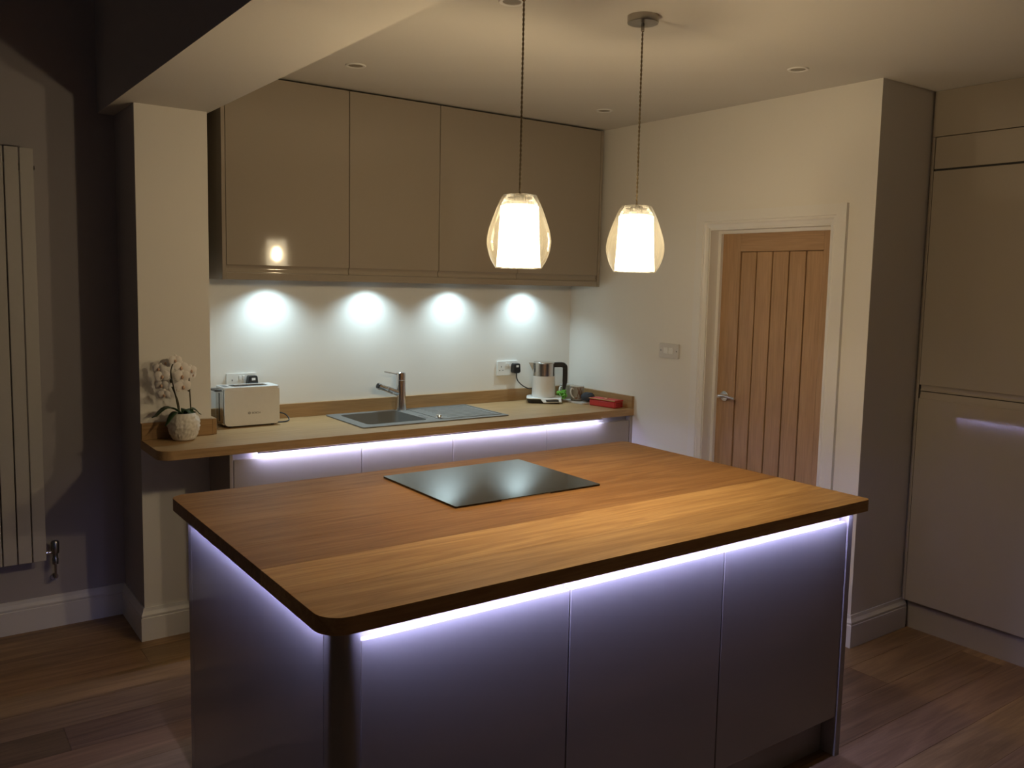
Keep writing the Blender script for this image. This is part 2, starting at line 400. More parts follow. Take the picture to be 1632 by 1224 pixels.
pts = spline([(XD-0.005, -1.222, 1.045), (XD-0.045, -1.222, 1.046), (XD-0.055, -1.232, 1.049), (XD-0.056, -1.27, 1.053), (XD-0.054, -1.332, 1.046)], 6)
obj('lever', tube(pts, [0.010]*10+[0.0095]*8+[0.008]*(len(pts)-18), 12), 'chrome', h)

# ------------------------------------------------------------------ wall cabinets
WD = -0.306          # door face
XW = [-2.238, -1.643, -1.139, -0.632, -0.049]
wl = ['widest tall wall cabinet with gloss cashmere door, next to the white pier', 'wall cabinet with gloss cashmere door, second from the white pier',
      'wall cabinet with gloss cashmere door, third from the white pier, behind the nearer pendant', 'gloss cashmere wall cabinet at the right wall end of the row']
for i in range(4):
    a, b = XW[i], XW[i+1]
    t = thing('wall_cabinet', wl[i], 'cabinet', ((a+b)/2, WD/2, 1.634), group='gloss wall cabinets')
    obj('carcass', box(a+0.001, b-0.001, WD+0.024, -0.002, 1.634, 2.508), 'carc', t)
    d = obj('door', box(a+0.0015, b-0.0015, WD, WD+0.022, 1.668, 2.514), 'cab', t, bevel=0.002)
    # J-shaped grip: the lower edge of the door steps back
    obj('grip_lip', poly([(WD+0.022, 1.668), (WD+0.006, 1.668), (WD+0.012, 1.660), (WD+0.013, 1.650), (WD+0.008, 1.640), (WD+0.008, 1.6365), (WD+0.022, 1.6365)], [], a+0.0015, b-0.0015, 'x'), 'cab', d)
tag(obj('cabinet_end_panel', box(-2.2555, -2.2385, WD-0.001, -0.002, 1.602, 2.514), 'cab', bevel=0.0015), 'narrow upright end panel left of the wall cabinets', 'panel')
tag(obj('cabinet_end_panel', box(-0.0485, -0.031, WD-0.001, -0.002, 1.602, 2.514), 'cab', bevel=0.0015), 'slim upright end panel between wall cabinets and door wall', 'panel')
tag(obj('light_pelmet', box(-2.238, -0.049, WD+0.002, WD+0.020, 1.602, 1.634), 'cab', bevel=0.0015), 'long low pelmet strip under the wall cabinets', 'pelmet')
# under-cabinet LED spots
for i, x in enumerate((-1.947, -1.408, -0.897, -0.382)):
    nm = ['under widest wall cabinet', 'under second wall cabinet from the pier', 'under third wall cabinet from the pier', 'nearest the door wall'][i]
    t = thing('under_cabinet_spotlight', 'small round cool white spotlight '+nm, 'spotlight', (x, -0.115, 1.634), group='under-cabinet spotlights')
    obj('housing', lathe([(0.031, 1.622), (0.031, 1.6338)], (x, -0.115, 0), 24), 'steel', t, bevel=0.001)
    obj('lens', lathe([(0.020, 1.6205), (0.020, 1.623)], (x, -0.115, 0), 24), 'puck', t)
    l = bpy.data.lights.new('spot_beam', 'SPOT'); l.energy = SPOT_W; l.color = SPOT_COL; l.spot_size = R(132); l.spot_blend = 0.85; l.shadow_soft_size = 0.012
    lo = bpy.data.objects.new('spot_beam', l); C.objects.link(lo); lo.parent = t; lo.location = (0, 0, -0.016)

# ------------------------------------------------------------------ base cabinets along the back wall
BF = -0.604
XB = [-2.309, -1.714, -1.219, -0.627, -0.026]
ln_ = ['base cabinet nearest the white pier, under the toaster', 'base cabinet under the sink bowl', 'base cabinet under the sink drainer', 'base cabinet next to the door wall, under the kettle']
for i in range(4):
    a, b = XB[i], XB[i+1]
    t = thing('base_cabinet', 'cashmere handleless '+ln_[i], 'cabinet', ((a+b)/2, -0.3, 0), group='base cabinets along the back wall')
    obj('carcass', box(a+0.001, b-0.001, BF+0.024, -0.02, 0.15, 0.70), 'carc', t)
    obj('grip_channel', poly([(BF+0.03, 0.862), (BF+0.03, 0.80), (BF+0.022, 0.79), (BF+0.022, 0.7), (BF+0.05, 0.7), (BF+0.05, 0.862)], [], a+0.001, b-0.001, 'x'), 'carc', t)
    obj('door', box(a+0.0018, b-0.0018, BF, BF+0.022, 0.15, 0.8345), 'cab', t, bevel=0.002)
tag(obj('cabinet_end_panel', box(-2.326, -2.3105, BF-0.002, CYF-0.022, 0.0, 0.8625), 'cab', bevel=0.0015), 'end panel of the base cabinets below the worktop by the pier', 'panel')
tag(obj('cabinet_end_panel', box(-0.0225, -0.002, BF-0.002, -0.022, 0.0, 0.8625), 'cab', bevel=0.0015), 'filler panel of the base cabinets against the door wall', 'panel')
tag(obj('plinth', box(-2.309, -0.024, BF+0.06, BF+0.076, 0.0, 0.148), 'carc'), 'low plinth under the base cabinets', 'plinth')
# worktop with a cut-out for the sink bowl
SX0, SX1, SY0, SY1 = -1.655, -0.800, -0.494, -0.040
out = [(CX0-0.002, CYF-0.001)]+[p for p in rrect(CX0-0.002, -0.001, -0.614, -0.001, (0.06, 0, 0, 0), 8) if not (p[0] < -2.5 and p[1] > -0.2)]+[(CX1+0.002, -0.001), (CX1+0.002, CYF-0.001)]
hole = [(-1.62, -0.45), (-1.245, -0.45), (-1.245, -0.062), (-1.62, -0.062)]
t = tag(obj('worktop', poly(out, [hole], ZR-0.0391, ZR, 'z'), 'oak_run', bevel=0.003), 'long pale oak worktop along the back wall, holding sink and toaster', 'worktop')
t = thing('worktop_upstand', 'low oak upstand strip around the back worktop', 'upstand', (-1.2, -0.01, ZR))
HU = ZR+0.0725
obj('upstand_board', box(CX1+0.0205, -0.0205, -0.019, -0.0005, ZR+0.0005, HU), 'oak_run', t, bevel=0.001, color=(0.84, 0.80, 0.76))
obj('upstand_board', box(-0.019, -0.0005, -0.6125, -0.0005, ZR+0.0005, HU), 'oak_run_y', t, bevel=0.001, color=(0.84, 0.80, 0.76))
obj('upstand_board', box(CX0, CX1+0.0005, CYF-0.019, CYF-0.0005, ZR+0.0005, HU), 'oak_run', t, bevel=0.001, color=(0.84, 0.80, 0.76))
obj('upstand_board', box(CX1+0.001, CX1+0.0195, CYF-0.019, -0.0005, ZR+0.0005, HU), 'oak_run_y', t, bevel=0.001, color=(0.84, 0.80, 0.76))
led_strip((-2.21, BF-0.0075, 0.8625), (-0.245, BF-0.0075, 0.8625), (0, 1, 0), 'led_r', 'white LED strip under the front edge of the back worktop', 62)

# ------------------------------------------------------------------ island
t = thing('island_worktop', 'thick oiled oak island worktop of wide staves with rounded corners', 'worktop', ((IX0+IX1)/2, (IY0+IY1)/2, ZI-TI))
SB = [IY1, -1.622, -1.835, -2.062, -2.262, -2.462, IY0]
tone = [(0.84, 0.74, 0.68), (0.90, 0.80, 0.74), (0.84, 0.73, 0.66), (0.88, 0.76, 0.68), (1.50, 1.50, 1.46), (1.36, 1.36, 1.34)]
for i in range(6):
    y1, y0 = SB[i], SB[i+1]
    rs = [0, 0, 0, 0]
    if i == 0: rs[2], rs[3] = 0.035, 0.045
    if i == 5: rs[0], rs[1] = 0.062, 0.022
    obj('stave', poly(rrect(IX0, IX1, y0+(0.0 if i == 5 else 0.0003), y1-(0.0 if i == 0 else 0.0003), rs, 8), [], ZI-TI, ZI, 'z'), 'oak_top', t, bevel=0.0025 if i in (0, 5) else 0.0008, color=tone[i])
IF = -2.610; ISX = -2.725; IRX = -0.848
XI = [-2.668, -2.082, -1.493, -0.876]
il = ['left door unit of the island front, beside the rounded post', 'middle door unit of the island front', 'right door unit of the island front, beside the end panel']
ZU = ZI-TI
for i in range(3):
    a, b = XI[i], XI[i+1]
    t = thing('island_cabinet', 'cashmere handleless '+il[i], 'cabinet', ((a+b)/2, -2.2, 0), group='island cabinets')
    obj('carcass', box(a+0.001, b-0.001, IF+0.024, -1.70, 0.15, 0.70), 'carc', t)
    obj('grip_channel', poly([(IF+0.030, ZU-0.001), (IF+0.030, 0.80), (IF+0.022, 0.79), (IF+0.022, 0.7), (IF+0.05, 0.7), (IF+0.05, ZU-0.001)], [], a+0.001, b-0.001, 'x'), 'carc', t)
    obj('door', box(a+0.0022, b-0.0022, IF, IF+0.022, 0.145, 0.838), 'cab', t, bevel=0.002)
    if i == 2: obj('plinth', box(XI[0], b-0.001, IF+0.055, IF+0.071, 0.0, 0.149), 'carc', t)
# left side: panel, corner post, rear edge strip
tag(obj('island_side_panel', box(ISX, ISX+0.02, -2.5435, -1.5045, 0.0, ZU-0.001), 'cab', bevel=0.001), 'broad gloss side panel of the island facing the radiator', 'panel')
tag(obj('island_corner_post', poly(rrect(ISX, -2.6695, IF-0.004, -2.5455, (0.045, 0, 0, 0), 10), [], 0.0, ZU-0.001, 'z'), 'cab', bevel=0.001), 'rounded upright corner post of the island', 'post')
tag(obj('island_edge_strip', box(ISX, ISX+0.022, -1.5035, -1.466, 0.0, ZU-0.001), 'cab', bevel=0.001), 'narrow upright strip at the far end of the island side panel', 'panel')
tag(obj('island_end_panel', box(-0.8745, IRX, IF-0.004, -1.455, 0.0, ZU-0.001), 'cab', bevel=0.0015), 'end panel of the island facing the tall units', 'panel')
tag(obj('island_back_panel', box(-2.70, -0.877, -1.49, -1.468, 0.0, ZU-0.001), 'cab'), 'plain back panel of the island facing the sink run', 'panel')
led_strip((-2.664, IF-0.0115, ZU-0.0005), (-0.88, IF-0.0115, ZU-0.0005), (0, 1, 0), 'led_i', 'cool white LED strip under the front edge of the island top')
led_strip((ISX-0.0085, -2.54, ZU-0.0005), (ISX-0.0085, -1.50, ZU-0.0005), (1, 0, 0), 'led_i', 'cool white LED strip under the radiator side of the island top')
led_strip((IRX+0.0115, -2.58, ZU-0.0005), (IRX+0.0115, -1.62, ZU-0.0005), (-1, 0, 0), 'led_i', 'cool white LED strip under the tall unit side of the island top')
t = thing('induction_hob', 'black glass hob set on the oak island', 'hob', (-1.774, -1.777, ZI))
obj('glass_plate', poly(rrect(-2.071, -1.477, -2.025, -1.529, 0.006, 4), [], ZI+0.0006, ZI+0.0065, 'z'), 'hob', t, bevel=0.001)
obj('steel_trim', box(-1.90, -1.70, -2.0262, -2.0252, ZI+0.0006, ZI+0.004), 'steel', t)

# ------------------------------------------------------------------ tall units on the right
def tall_unit(y0, y1, label):
    t = thing('tall_unit', label, 'cabinet', (XT+0.3, (y0+y1)/2, 0), group='tall gloss units')
    obj('carcass', box(XT+0.024, FX1-0.01, y0+0.001, y1-0.001, 0.145, ZC-0.004), 'carc', t)
    obj('plinth', box(XT+0.045, XT+0.06, y0+0.001, y1+0.008, 0.0, 0.143), 'carc', t)
    obj('top_filler', box(XT, XT+0.022, y0+0.0005, y1+0.014, 2.3215, ZC-0.001), 'cab', t, bevel=0.001)
    obj('flap_door', box(XT+0.001, XT+0.022, y0+0.0015, y1-0.0035, 2.1765, 2.3185), 'cab', t, bevel=0.0015)
    d = obj('upper_door', box(XT+0.001, XT+0.022, y0+0.0015, y1-0.0015, 1.1855, 2.168), 'cab', t, bevel=0.002)
    obj('grip_lip', poly([(XT+0.022, 1.1855), (XT+0.006, 1.1855), (XT+0.011, 1.178), (XT+0.011, 1.168), (XT+0.005, 1.1605), (XT+0.005, 1.158), (XT+0.022, 1.158)], [], y0+0.0015, y1-0.007, 'y'), 'cab', d)
    d = obj('lower_door', box(XT+0.001, XT+0.022, y0+0.0015, y1-0.0015, 0.145, 1.1225), 'cab', t, bevel=0.002)
    obj('grip_lip', poly([(XT+0.022, 1.1225), (XT+0.002, 1.1225), (XT+0.004, 1.136), (XT+0.008, 1.146), (XT+0.010, 1.1535), (XT+0.022, 1.1535)], [], y0+0.0015, y1-0.007, 'y'), 'cab', d)
    obj('shadow_gap', box(XT+0.0225, XT+0.0235, y0+0.001, y1-0.001, 0.145, 2.5), 'dark', t)
    return t
tall_unit(-2.705, -2.1075, 'tall gloss cashmere unit of stacked doors next to the return wall')
tag(obj('filler_strip', box(XT+0.003, XT+0.022, -2.1065, -2.0925, 0.145, 2.3205), 'cab'), 'narrow upright filler strip between tall unit and return wall', 'panel')
tall_unit(-3.315, -2.722, 'tall gloss cashmere unit beyond the first, towards the viewer')

# ------------------------------------------------------------------ radiator on the left wall
t = thing('vertical_radiator', 'tall white radiator of flat upright panels on the left wall', 'radiator', (-3.17, YW-0.05, 0.335))
for k in range(8):
    x1 = -2.944-0.0565*k
    obj('panel', box(x1-0.0515, x1, YW-0.078, YW-0.066, 0.335, 2.14), 'rad', t, bevel=0.002)
for z in (0.40, 2.06):
    obj('manifold', tube([(-3.39, YW-0.05, z), (-2.95, YW-0.05, z)], 0.015, 12), 'rad', t)
for z in (0.55, 1.95):
    obj('wall_bracket', box(-3.25, -3.22, YW-0.06, YW-0.001, z, z+0.05), 'rad', t)
obj('air_vent', tube([(-2.948, YW-0.05, 2.06), (-2.938, YW-0.05, 2.06)], 0.010, 10), 'brass', t)
v = obj('valve', lathe([(0.004, 0.305), (0.013, 0.306), (0.014, 0.33), (0.011, 0.335), (0.011, 0.352), (0.017, 0.356), (0.018, 0.405), (0.014, 0.412)], (-2.906, YW-0.05, 0), 20), 'brass', t)
obj('union_nut', tube([(-2.95, YW-0.05, 0.362), (-2.934, YW-0.05, 0.362), (-2.932, YW-0.05, 0.362), (-2.918, YW-0.05, 0.362)], [0.011, 0.011, 0.008, 0.008], 12), 'chrome', v)
obj('pipe', tube(spline([(-2.906, YW-0.05, 0.31), (-2.906, YW-0.05, 0.262), (-2.906, YW-0.047, 0.243), (-2.906, YW-0.03, 0.234), (-2.906, YW-0.002, 0.234)], 5), 0.0055, 10), 'brass', v)
obj('pipe_collar', lathe([(0.016, YW-0.006), (0.016, YW-0.0005)], (-2.906, 0, 0.234), 20, 'y'), 'brass', v)

# ------------------------------------------------------------------ pendants and ceiling downlights
def pendant(x, y, label, zb=1.664):
    t = thing('pendant_light', label, 'pendant light', (x, y, ZC), group='glass pendant lights over the island')
    z0 = zb; H = 0.228
    c = obj('canopy', lathe([(0.052, ZC-0.024), (0.053, ZC-0.022), (0.053, ZC-0.0005)], (x, y, 0), 40), 'ceram', t)
    obj('cord_grip', lathe([(0.003, ZC-0.052), (0.006, ZC-0.049), (0.006, ZC-0.024)], (x, y, 0), 16), 'brass', c)
    for s in (0, 1):     # two strands twisted round each other
        pts = []
        zt, zl = ZC-0.05, z0+H+0.002
        for i in range(241):
            z = zt+(zl-zt)*i/240; a = 2*PI*i/12+PI*s
            pts.append((x+0.0017*math.cos(a), y+0.0017*math.sin(a), z))
        obj('cord_strand', tube(pts, 0.0019, 6), 'cord', t)
    # outer shade, clear blown glass
    prof = [(0.010, 1.0), (0.051, 0.995), (0.054, 0.985), (0.068, 0.86), (0.082, 0.70), (0.095, 0.53), (0.1005, 0.40), (0.1005, 0.33), (0.096, 0.22), (0.086, 0.10), (0.0715, 0.0)]
    obj('glass_shade', lathe([(p.x, z0+H*p.y) for p in [Vector((0.010, 1.0, 0)), Vector((0.050, 0.997, 0))]+spline([(r, h_, 0) for r, h_ in prof[1:]], 5)], (x, y, 0), 96, cap=False), 'glass', t)
    obj('crystal_shade', lathe([(0.0455, z0+0.197), (0.060, z0+0.192), (0.0615, z0+0.15), (0.066, z0+0.06), (0.0695, z0+0.004)], (x, y, 0), 48, cap=False), 'crystal', t)
    obj('lamp_holder', lathe([(0.004, z0+0.228), (0.022, z0+0.226), (0.022, z0+0.209), (0.046, z0+0.206), (0.046, z0+0.1975), (0.016, z0+0.195), (0.016, z0+0.150), (0.010, z0+0.145)], (x, y, 0), 24), 'steel', t)
    obj('bulb', lathe([(0.004, z0+0.143), (0.013, z0+0.136), (0.020, z0+0.112), (0.020, z0+0.082), (0.013, z0+0.068), (0.002, z0+0.062)], (x, y, 0), 20), 'bulb', t)
pendant(-1.866, -2.045, 'glass egg pendant light on the left, hanging in front of the wall cabinets')
pendant(-1.370, -2.045, 'glass egg pendant light on the right, in front of the door wall')
dl = None
for i, (x, y, lb) in enumerate([(-1.818, -0.748, 'above the wall cabinets, nearest the beam'), (-0.402, -0.735, 'above the wall cabinets, nearest the door wall'),
                          (-0.39, -1.941, 'in front of the oak door'), (-1.80, -1.885, 'at the top edge beside the nearer pendant cord')]):
    if dl is None:
        dl = o = thing('downlight', '', 'downlight', (x, y, ZC), group='unlit ceiling downlights')
        obj('bezel', lathe([(0.030, -0.001), (0.032, -0.004), (0.041, -0.005), (0.044, -0.001), (0.044, -0.0004)], n=32, cap=False), 'trim', dl, local=True)
        obj('lamp', lathe([(0.0305, -0.0006), (0.0305, -0.0022), (0.012, -0.003)], n=24), 'lens', dl, local=True)
    else: o = copy_tree(dl)
    o.location = (x, y, ZC); o['label'] = 'unlit round recessed downlight '+lb

# ------------------------------------------------------------------ electrical fittings
def socket(xc, zc, label, plug_side):
    t = thing('wall_socket', label, 'socket', (xc, 0, zc), group='double wall sockets')
    obj('plate', poly(rrect(xc-0.0735, xc+0.0735, zc-0.043, zc+0.043, 0.004, 3), [], -0.011, -0.0005, 'y'), 'wplast', t, bevel=0.002)
    for s in (-1, 1):
        obj('rocker_switch', box(xc+s*0.009-0.005, xc+s*0.009+0.005, -0.0155, -0.0112, zc+0.012, zc+0.032), 'wplast', t, bevel=0.001)
    for sx, sz in ((0, 0.012), (-0.0115, -0.010), (0.0115, -0.010)):
        x = xc-0.046+sx; z = zc+sz-0.002
        obj('pin_hole', box(x-(0.002 if sx == 0 else 0.0034), x+(0.002 if sx == 0 else 0.0034), -0.0114, -0.0109, z-(0.0042 if sx == 0 else 0.002), z+(0.0042 if sx == 0 else 0.002)), 'black', t)
    return t
socket(-0.482, 1.102, 'white double wall socket beside the kettle', 1)
socket(-2.079, 1.098, 'white double wall socket behind the toaster', 1)
def plug(xc, zc, parent):
    p = obj('plug', poly([(xc-0.026, zc-0.02), (xc-0.018, zc-0.028), (xc+0.018, zc-0.028), (xc+0.026, zc-0.02), (xc+0.022, zc+0.026), (xc+0.017, zc+0.03), (xc-0.017, zc+0.03), (xc-0.022, zc+0.026)], [], -0.048, -0.0125, 'y'), 'black', parent, bevel=0.004)
    obj('fuse_label', box(xc-0.008, xc+0.010, -0.0488, -0.0478, zc+0.008, zc+0.020), 'wplast', p)
    return p
t = thing('light_switch', 'white two-gang light switch on the wall beside the oak door', 'switch', (0, -0.886, 1.262))
obj('plate', poly(rrect(-0.959, -0.813, 1.221, 1.301, 0.004, 3), [], -0.012, -0.0005, 'x'), 'swplast', t, bevel=0.002)
for y in (-0.867, -0.905):
    obj('rocker_switch', box(-0.0165, -0.0122, y-0.0165, y+0.0165, 1.245, 1.279), 'wplast', t, bevel=0.001)
for y in (-0.826, -0.946): obj('screw_cap', lathe([(0.004, -0.0128), (0.004, -0.012)], (0, y, 1.261), 10, 'x'), 'grey', t)

# ------------------------------------------------------------------ sink and tap
t = thing('kitchen_sink', 'grey composite inset sink with bowl and drainer in the back worktop', 'sink', (-1.23, -0.27, ZR))
ZS = ZR+0.006
BW = (-1.598, -1.262, -0.430, -0.085)
rim = poly(rrect(SX0, SX1, SY0, SY1, 0.012, 4), [rrect(BW[0], BW[1], BW[2], BW[3], 0.03, 5)], ZR+0.0005, ZS, 'z')
rm = obj('rim', rim, 'sink', t, bevel=0.002)
bm = bmesh.new()
top = [bm.verts.new((x, y, ZR+0.002)) for x, y in rrect(*BW, 0.03, 5)]
bot = [bm.verts.new((x, y, ZR-0.17)) for x, y in rrect(BW[0]+0.012, BW[1]-0.012, BW[2]+0.012, BW[3]-0.012, 0.035, 5)]
for i in range(len(top)): bm.faces.new((top[i], top[(i+1) % len(top)], bot[(i+1) % len(top)], bot[i]))
bm.faces.new(bot)
obj('bowl', bm, 'sink', t)
obj('waste', lathe([(0.04, ZR-0.1695), (0.04, ZR-0.166), (0.03, ZR-0.165)], (-1.43, -0.25, 0), 24), 'steel', t)
# drainer: lip round a sunken panel with shallow ribs
bm = poly(rrect(-1.20, -0.815, -0.455, -0.062, 0.012, 4), [rrect(-1.195, -0.820, -0.450, -0.067, 0.010, 4)], ZS, ZS+0.0022, 'z')
obj('drainer_lip', bm, 'sink', t)
for k in range(9):
    y = -0.42+0.04*k; obj('drainer_rib', box(-1.12, -0.85, y-0.004, y+0.004, ZS-0.0005, ZS+0.0012), 'sink', t)
kn = obj('overflow_knob', lathe([(0.022, ZS), (0.023, ZS+0.004), (0.016, ZS+0.006), (0.013, ZS+0.016), (0.010, ZS+0.018)], (-1.185, -0.405, 0), 20), 'chrome', t)
for k in range(3): obj('blank_hole_cap', lathe([(0.011, ZS-0.0005), (0.011, ZS+0.0012)], (-1.235-0.004*k, -0.30-0.035*k, 0), 16), 'grey', t)
TX, TY = -1.234, -0.0745
t = thing('kitchen_tap', 'chrome pull-out mixer tap standing on the sink', 'tap', (TX, TY, ZS))
obj('body', lathe([(0.036, ZS+0.0003), (0.036, ZS+0.004), (0.032, ZS+0.006), (0.0275, ZS+0.07), (0.0265, ZS+0.165)], (TX, TY, 0), 32), 'chrome', t)
obj('lever_cap', lathe([(0.0265, ZS+0.167), (0.0265, ZS+0.205), (0.024, ZS+0.208)], (TX, TY, 0), 32), 'chrome', t)
obj('lever', tube([(TX-0.015, TY, ZS+0.197), (TX-0.05, TY, ZS+0.205), (TX-0.100, TY, ZS+0.215)], [0.005, 0.0042, 0.0035], 8), 'chrome', t)
A = Vector((TX, TY, ZS+0.090)); B = Vector((TX-0.142, TY-0.012, ZS+0.142))
s = obj('spout', tube([A, A.lerp(B, 0.58)], 0.0175, 20), 'chrome', t)
obj('spray_head', tube([A.lerp(B, 0.58), A.lerp(B, 0.6), A.lerp(B, 0.9), A.lerp(B, 0.91), B], [0.0145, 0.0155, 0.0165, 0.019, 0.019], 20), 'chrome', s)
obj('nozzle', tube([B, B+(B-A).normalized()*0.004], 0.014, 16), 'black', s)

# ------------------------------------------------------------------ toaster
def to_mesh_text(body, size, extrude):
    cu = bpy.data.curves.new('lettering', 'FONT'); cu.body = body; cu.size = size; cu.extrude = extrude; cu.align_x = 'LEFT'
    o = bpy.data.objects.new('lettering_tmp', cu); C.objects.link(o)
    dg = bpy.context.evaluated_depsgraph_get(); me = bpy.data.meshes.new_from_object(o.evaluated_get(dg)); bpy.data.objects.remove(o)
    bm = bmesh.new(); bm.from_mesh(me); bpy.data.meshes.remove(me); return bm
TO = (-2.083, -0.110, ZR)
t = thing('toaster', 'white two-slice toaster with black end on the back worktop by the pier', 'toaster', TO)
x0, x1, y0, y1, z0, z1 = -2.216, -1.952, -0.185, -0.045, ZR+0.008, ZR+0.192
def toaster_shell():
    # rounded front outline with a hollow top for the slot
    bm = poly(rrect(x0, x1, z0, z1-0.012, (0.022, 0.022, 0.004, 0.004), 6), [], y0, y0+0.010, 'y'); return bm
obj('front_panel', toaster_shell(), 'wgloss', t, bevel=0.003)
obj('back_panel', poly(rrect(x0, x1, z0, z1-0.012, (0.022, 0.022, 0.004, 0.004), 6), [], y1-0.010, y1, 'y'), 'wgloss', t, bevel=0.003)
top = poly(rrect(x0, x1, y0, y1, 0.012, 4), [rrect(x0+0.045, x1-0.045, y0+0.028, y1-0.028, 0.012, 4)], z1-0.012, z1, 'z')
obj('top_cover', top, 'wgloss', t, bevel=0.005)
obj('slot_trim', poly(rrect(x0+0.044, x1-0.044, y0+0.027, y1-0.027, 0.012, 4), [rrect(x0+0.050, x1-0.050, y0+0.034, y1-0.034, 0.01, 4)], z1-0.006, z1+0.0015, 'z'), 'chrome', t)
obj('body', box(x0+0.008, x1-0.004, y0+0.010, y1-0.010, z0+0.006, z1-0.06), 'grey', t)
obj('warming_rack', tube([(x0+0.06, y0+0.05, z1+0.003), (x0+0.1, y0+0.05, z1+0.006), (x1-0.1, y0+0.05, z1+0.006), (x1-0.06, y0+0.05, z1+0.003)], 0.003, 8), 'chrome', t)
e = obj('end_cover', box(x0-0.004, x0+0.008, y0+0.016, y1-0.014, z0+0.004, z1-0.012), 'steel', t, bevel=0.003)
obj('lever_slot', box(x0-0.0052, x0-0.0038, -0.120, -0.110, z0+0.02, z1-0.03), 'black', e)
obj('lever', box(x0-0.034, x0-0.004, -0.150, -0.075, z1-0.020, z1-0.010), 'black', t, bevel=0.003)
obj('control_strip', box(x0+0.010, x0+0.034, y0+0.035, y1-0.035, z1-0.0005, z1+0.0008), 'grey', t)
obj('end_cover', box(x1-0.006, x1+0.003, y0+0.016, y1-0.014, z0+0.004, z1-0.012), 'wgloss', t, bevel=0.003)
obj('side_button', box(x1+0.002, x1+0.011, -0.135, -0.122, ZR+0.128, ZR+0.138), 'black', t, bevel=0.002)
for fx in (x0+0.03, x1-0.03):
    for fy in (y0+0.02, y1-0.02): obj('foot', lathe([(0.008, ZR+0.0005), (0.008, z0+0.001)], (fx, fy, 0), 12), 'black', t)
bm = to_mesh_text('BOSCH', 0.0125, 0.0003)
for v_ in bm.verts: v_.co = Vector((x0+0.128+v_.co.x, y0-0.0006-v_.co.z, ZR+0.062+v_.co.y))
obj('lettering', bm, 'text', t)
tube_pts = [(x0+0.116+0.0055*math.cos(2*PI*i/20), y0-0.0004, ZR+0.0665+0.0055*math.sin(2*PI*i/20)) for i in range(20)]
bm = tube(tube_pts, 0.0007, 5, closed=True)
for dx in (-0.0026, 0.0026): bx(bm, x0+0.116+dx-0.0007, x0+0.116+dx+0.0007, y0-0.0008, y0-0.0001, ZR+0.0632, ZR+0.0698)
bx(bm, x0+0.1134, x0+0.1186, y0-0.0008, y0-0.0001, ZR+0.0659, ZR+0.0671)
obj('round_emblem', bm, 'text', t)
obj('power_cord', tube(spline([(-2.033, -0.035, 1.072), (-2.033, -0.030, 1.02), (-2.02, -0.028, 0.95), (-1.965, -0.035, ZR+0.02), (-1.93, -0.07, ZR+0.042), (-1.895, -0.10, ZR+0.036), (-1.882, -0.125, ZR+0.012), (-1.91, -0.14, ZR+0.004), (-1.955, -0.13, ZR+0.004)], 8), 0.0032, 8), 'black', t)
plug(-2.033, 1.100, t)

# ------------------------------------------------------------------ kettle
KX, KY = -0.300, -0.135
t = thing('kettle', 'white and steel electric kettle with black handle on its base', 'kettle', (KX, KY, ZR))
kr = R(-37)   # turned so that spout and handle lie across the view
ux, uy = Vector((math.cos(kr), math.sin(kr), 0)), Vector((-math.sin(kr), math.cos(kr), 0))
def K(a, b, z): return Vector((KX, KY, ZR+z))+ux*a+uy*b
def kpoly(outline, z0_, z1_, shrink=1.0):
    bm = bmesh.new(); lo = [bm.verts.new(K(a*shrink, b*shrink, z0_)) for a, b in outline]; hi = [bm.verts.new(K(a, b, z1_)) for a, b in outline]
    n_ = len(outline)
    for i in range(n_): bm.faces.new((lo[i], lo[(i+1) % n_], hi[(i+1) % n_], hi[i]))
    bm.faces.new(lo); bm.faces.new(hi); return bm
ol = rrect(-0.102, 0.110, -0.092, 0.078, (0.03, 0.04, 0.06, 0.05), 8)
obj('base_foot', kpoly(ol, 0.001, 0.026, 0.90), 'black', t)
obj('base_top', kpoly(ol, 0.026, 0.033), 'wplast', t, bevel=0.002)
# sloping white control fascia at the front of the base
bm = bmesh.new(); q = [K(-0.02, -0.093, 0.030), K(0.105, -0.088, 0.031), K(0.112, -0.096, 0.010), K(0.0, -0.103, 0.006)]; q2 = [p-uy*-0.012 for p in q]
va = [bm.verts.new(p) for p in q]; vb = [bm.verts.new(p) for p in q2]
bm.faces.new(va); bm.faces.new(vb)
for i in range(4): bm.faces.new((va[i], va[(i+1) % 4], vb[(i+1) % 4], vb[i]))
f = obj('control_fascia', bm, 'wplast', t, bevel=0.004)
bm = bmesh.new(); q = [K(0.012, -0.0998, 0.025), K(0.090, -0.0955, 0.026), K(0.092, -0.1005, 0.0145), K(0.018, -0.1045, 0.0135)]
va = [bm.verts.new(p) for p in q]; vb = [bm.verts.new(p+uy*0.003) for p in q]; bm.faces.new(va); bm.faces.new(vb)
for i in range(4): bm.faces.new((va[i], va[(i+1) % 4], vb[(i+1) % 4], vb[i]))
obj('button_panel', bm, 'black', f, bevel=0.001)
obj('body', lathe([(0.070, ZR+0.0335), (0.0715, ZR+0.036), (0.068, ZR+0.160)], (KX, KY, 0), 48), 'wgloss', t)
obj('steel_collar', lathe([(0.0682, ZR+0.1605), (0.0675, ZR+0.236), (0.064, ZR+0.238)], (KX, KY, 0), 48), 'steel', t)
bm = bmesh.new()   # spout: a wedge on the collar
a_ = [bm.verts.new(K(-0.055, b, z)) for b, z in ((-0.028, 0.236), (0.028, 0.236), (0.018, 0.175), (-0.018, 0.175))]
b_ = [bm.verts.new(K(-0.094, b, z)) for b, z in ((-0.004, 0.2365), (0.004, 0.2365))]; c_ = bm.verts.new(K(-0.066, 0, 0.178))
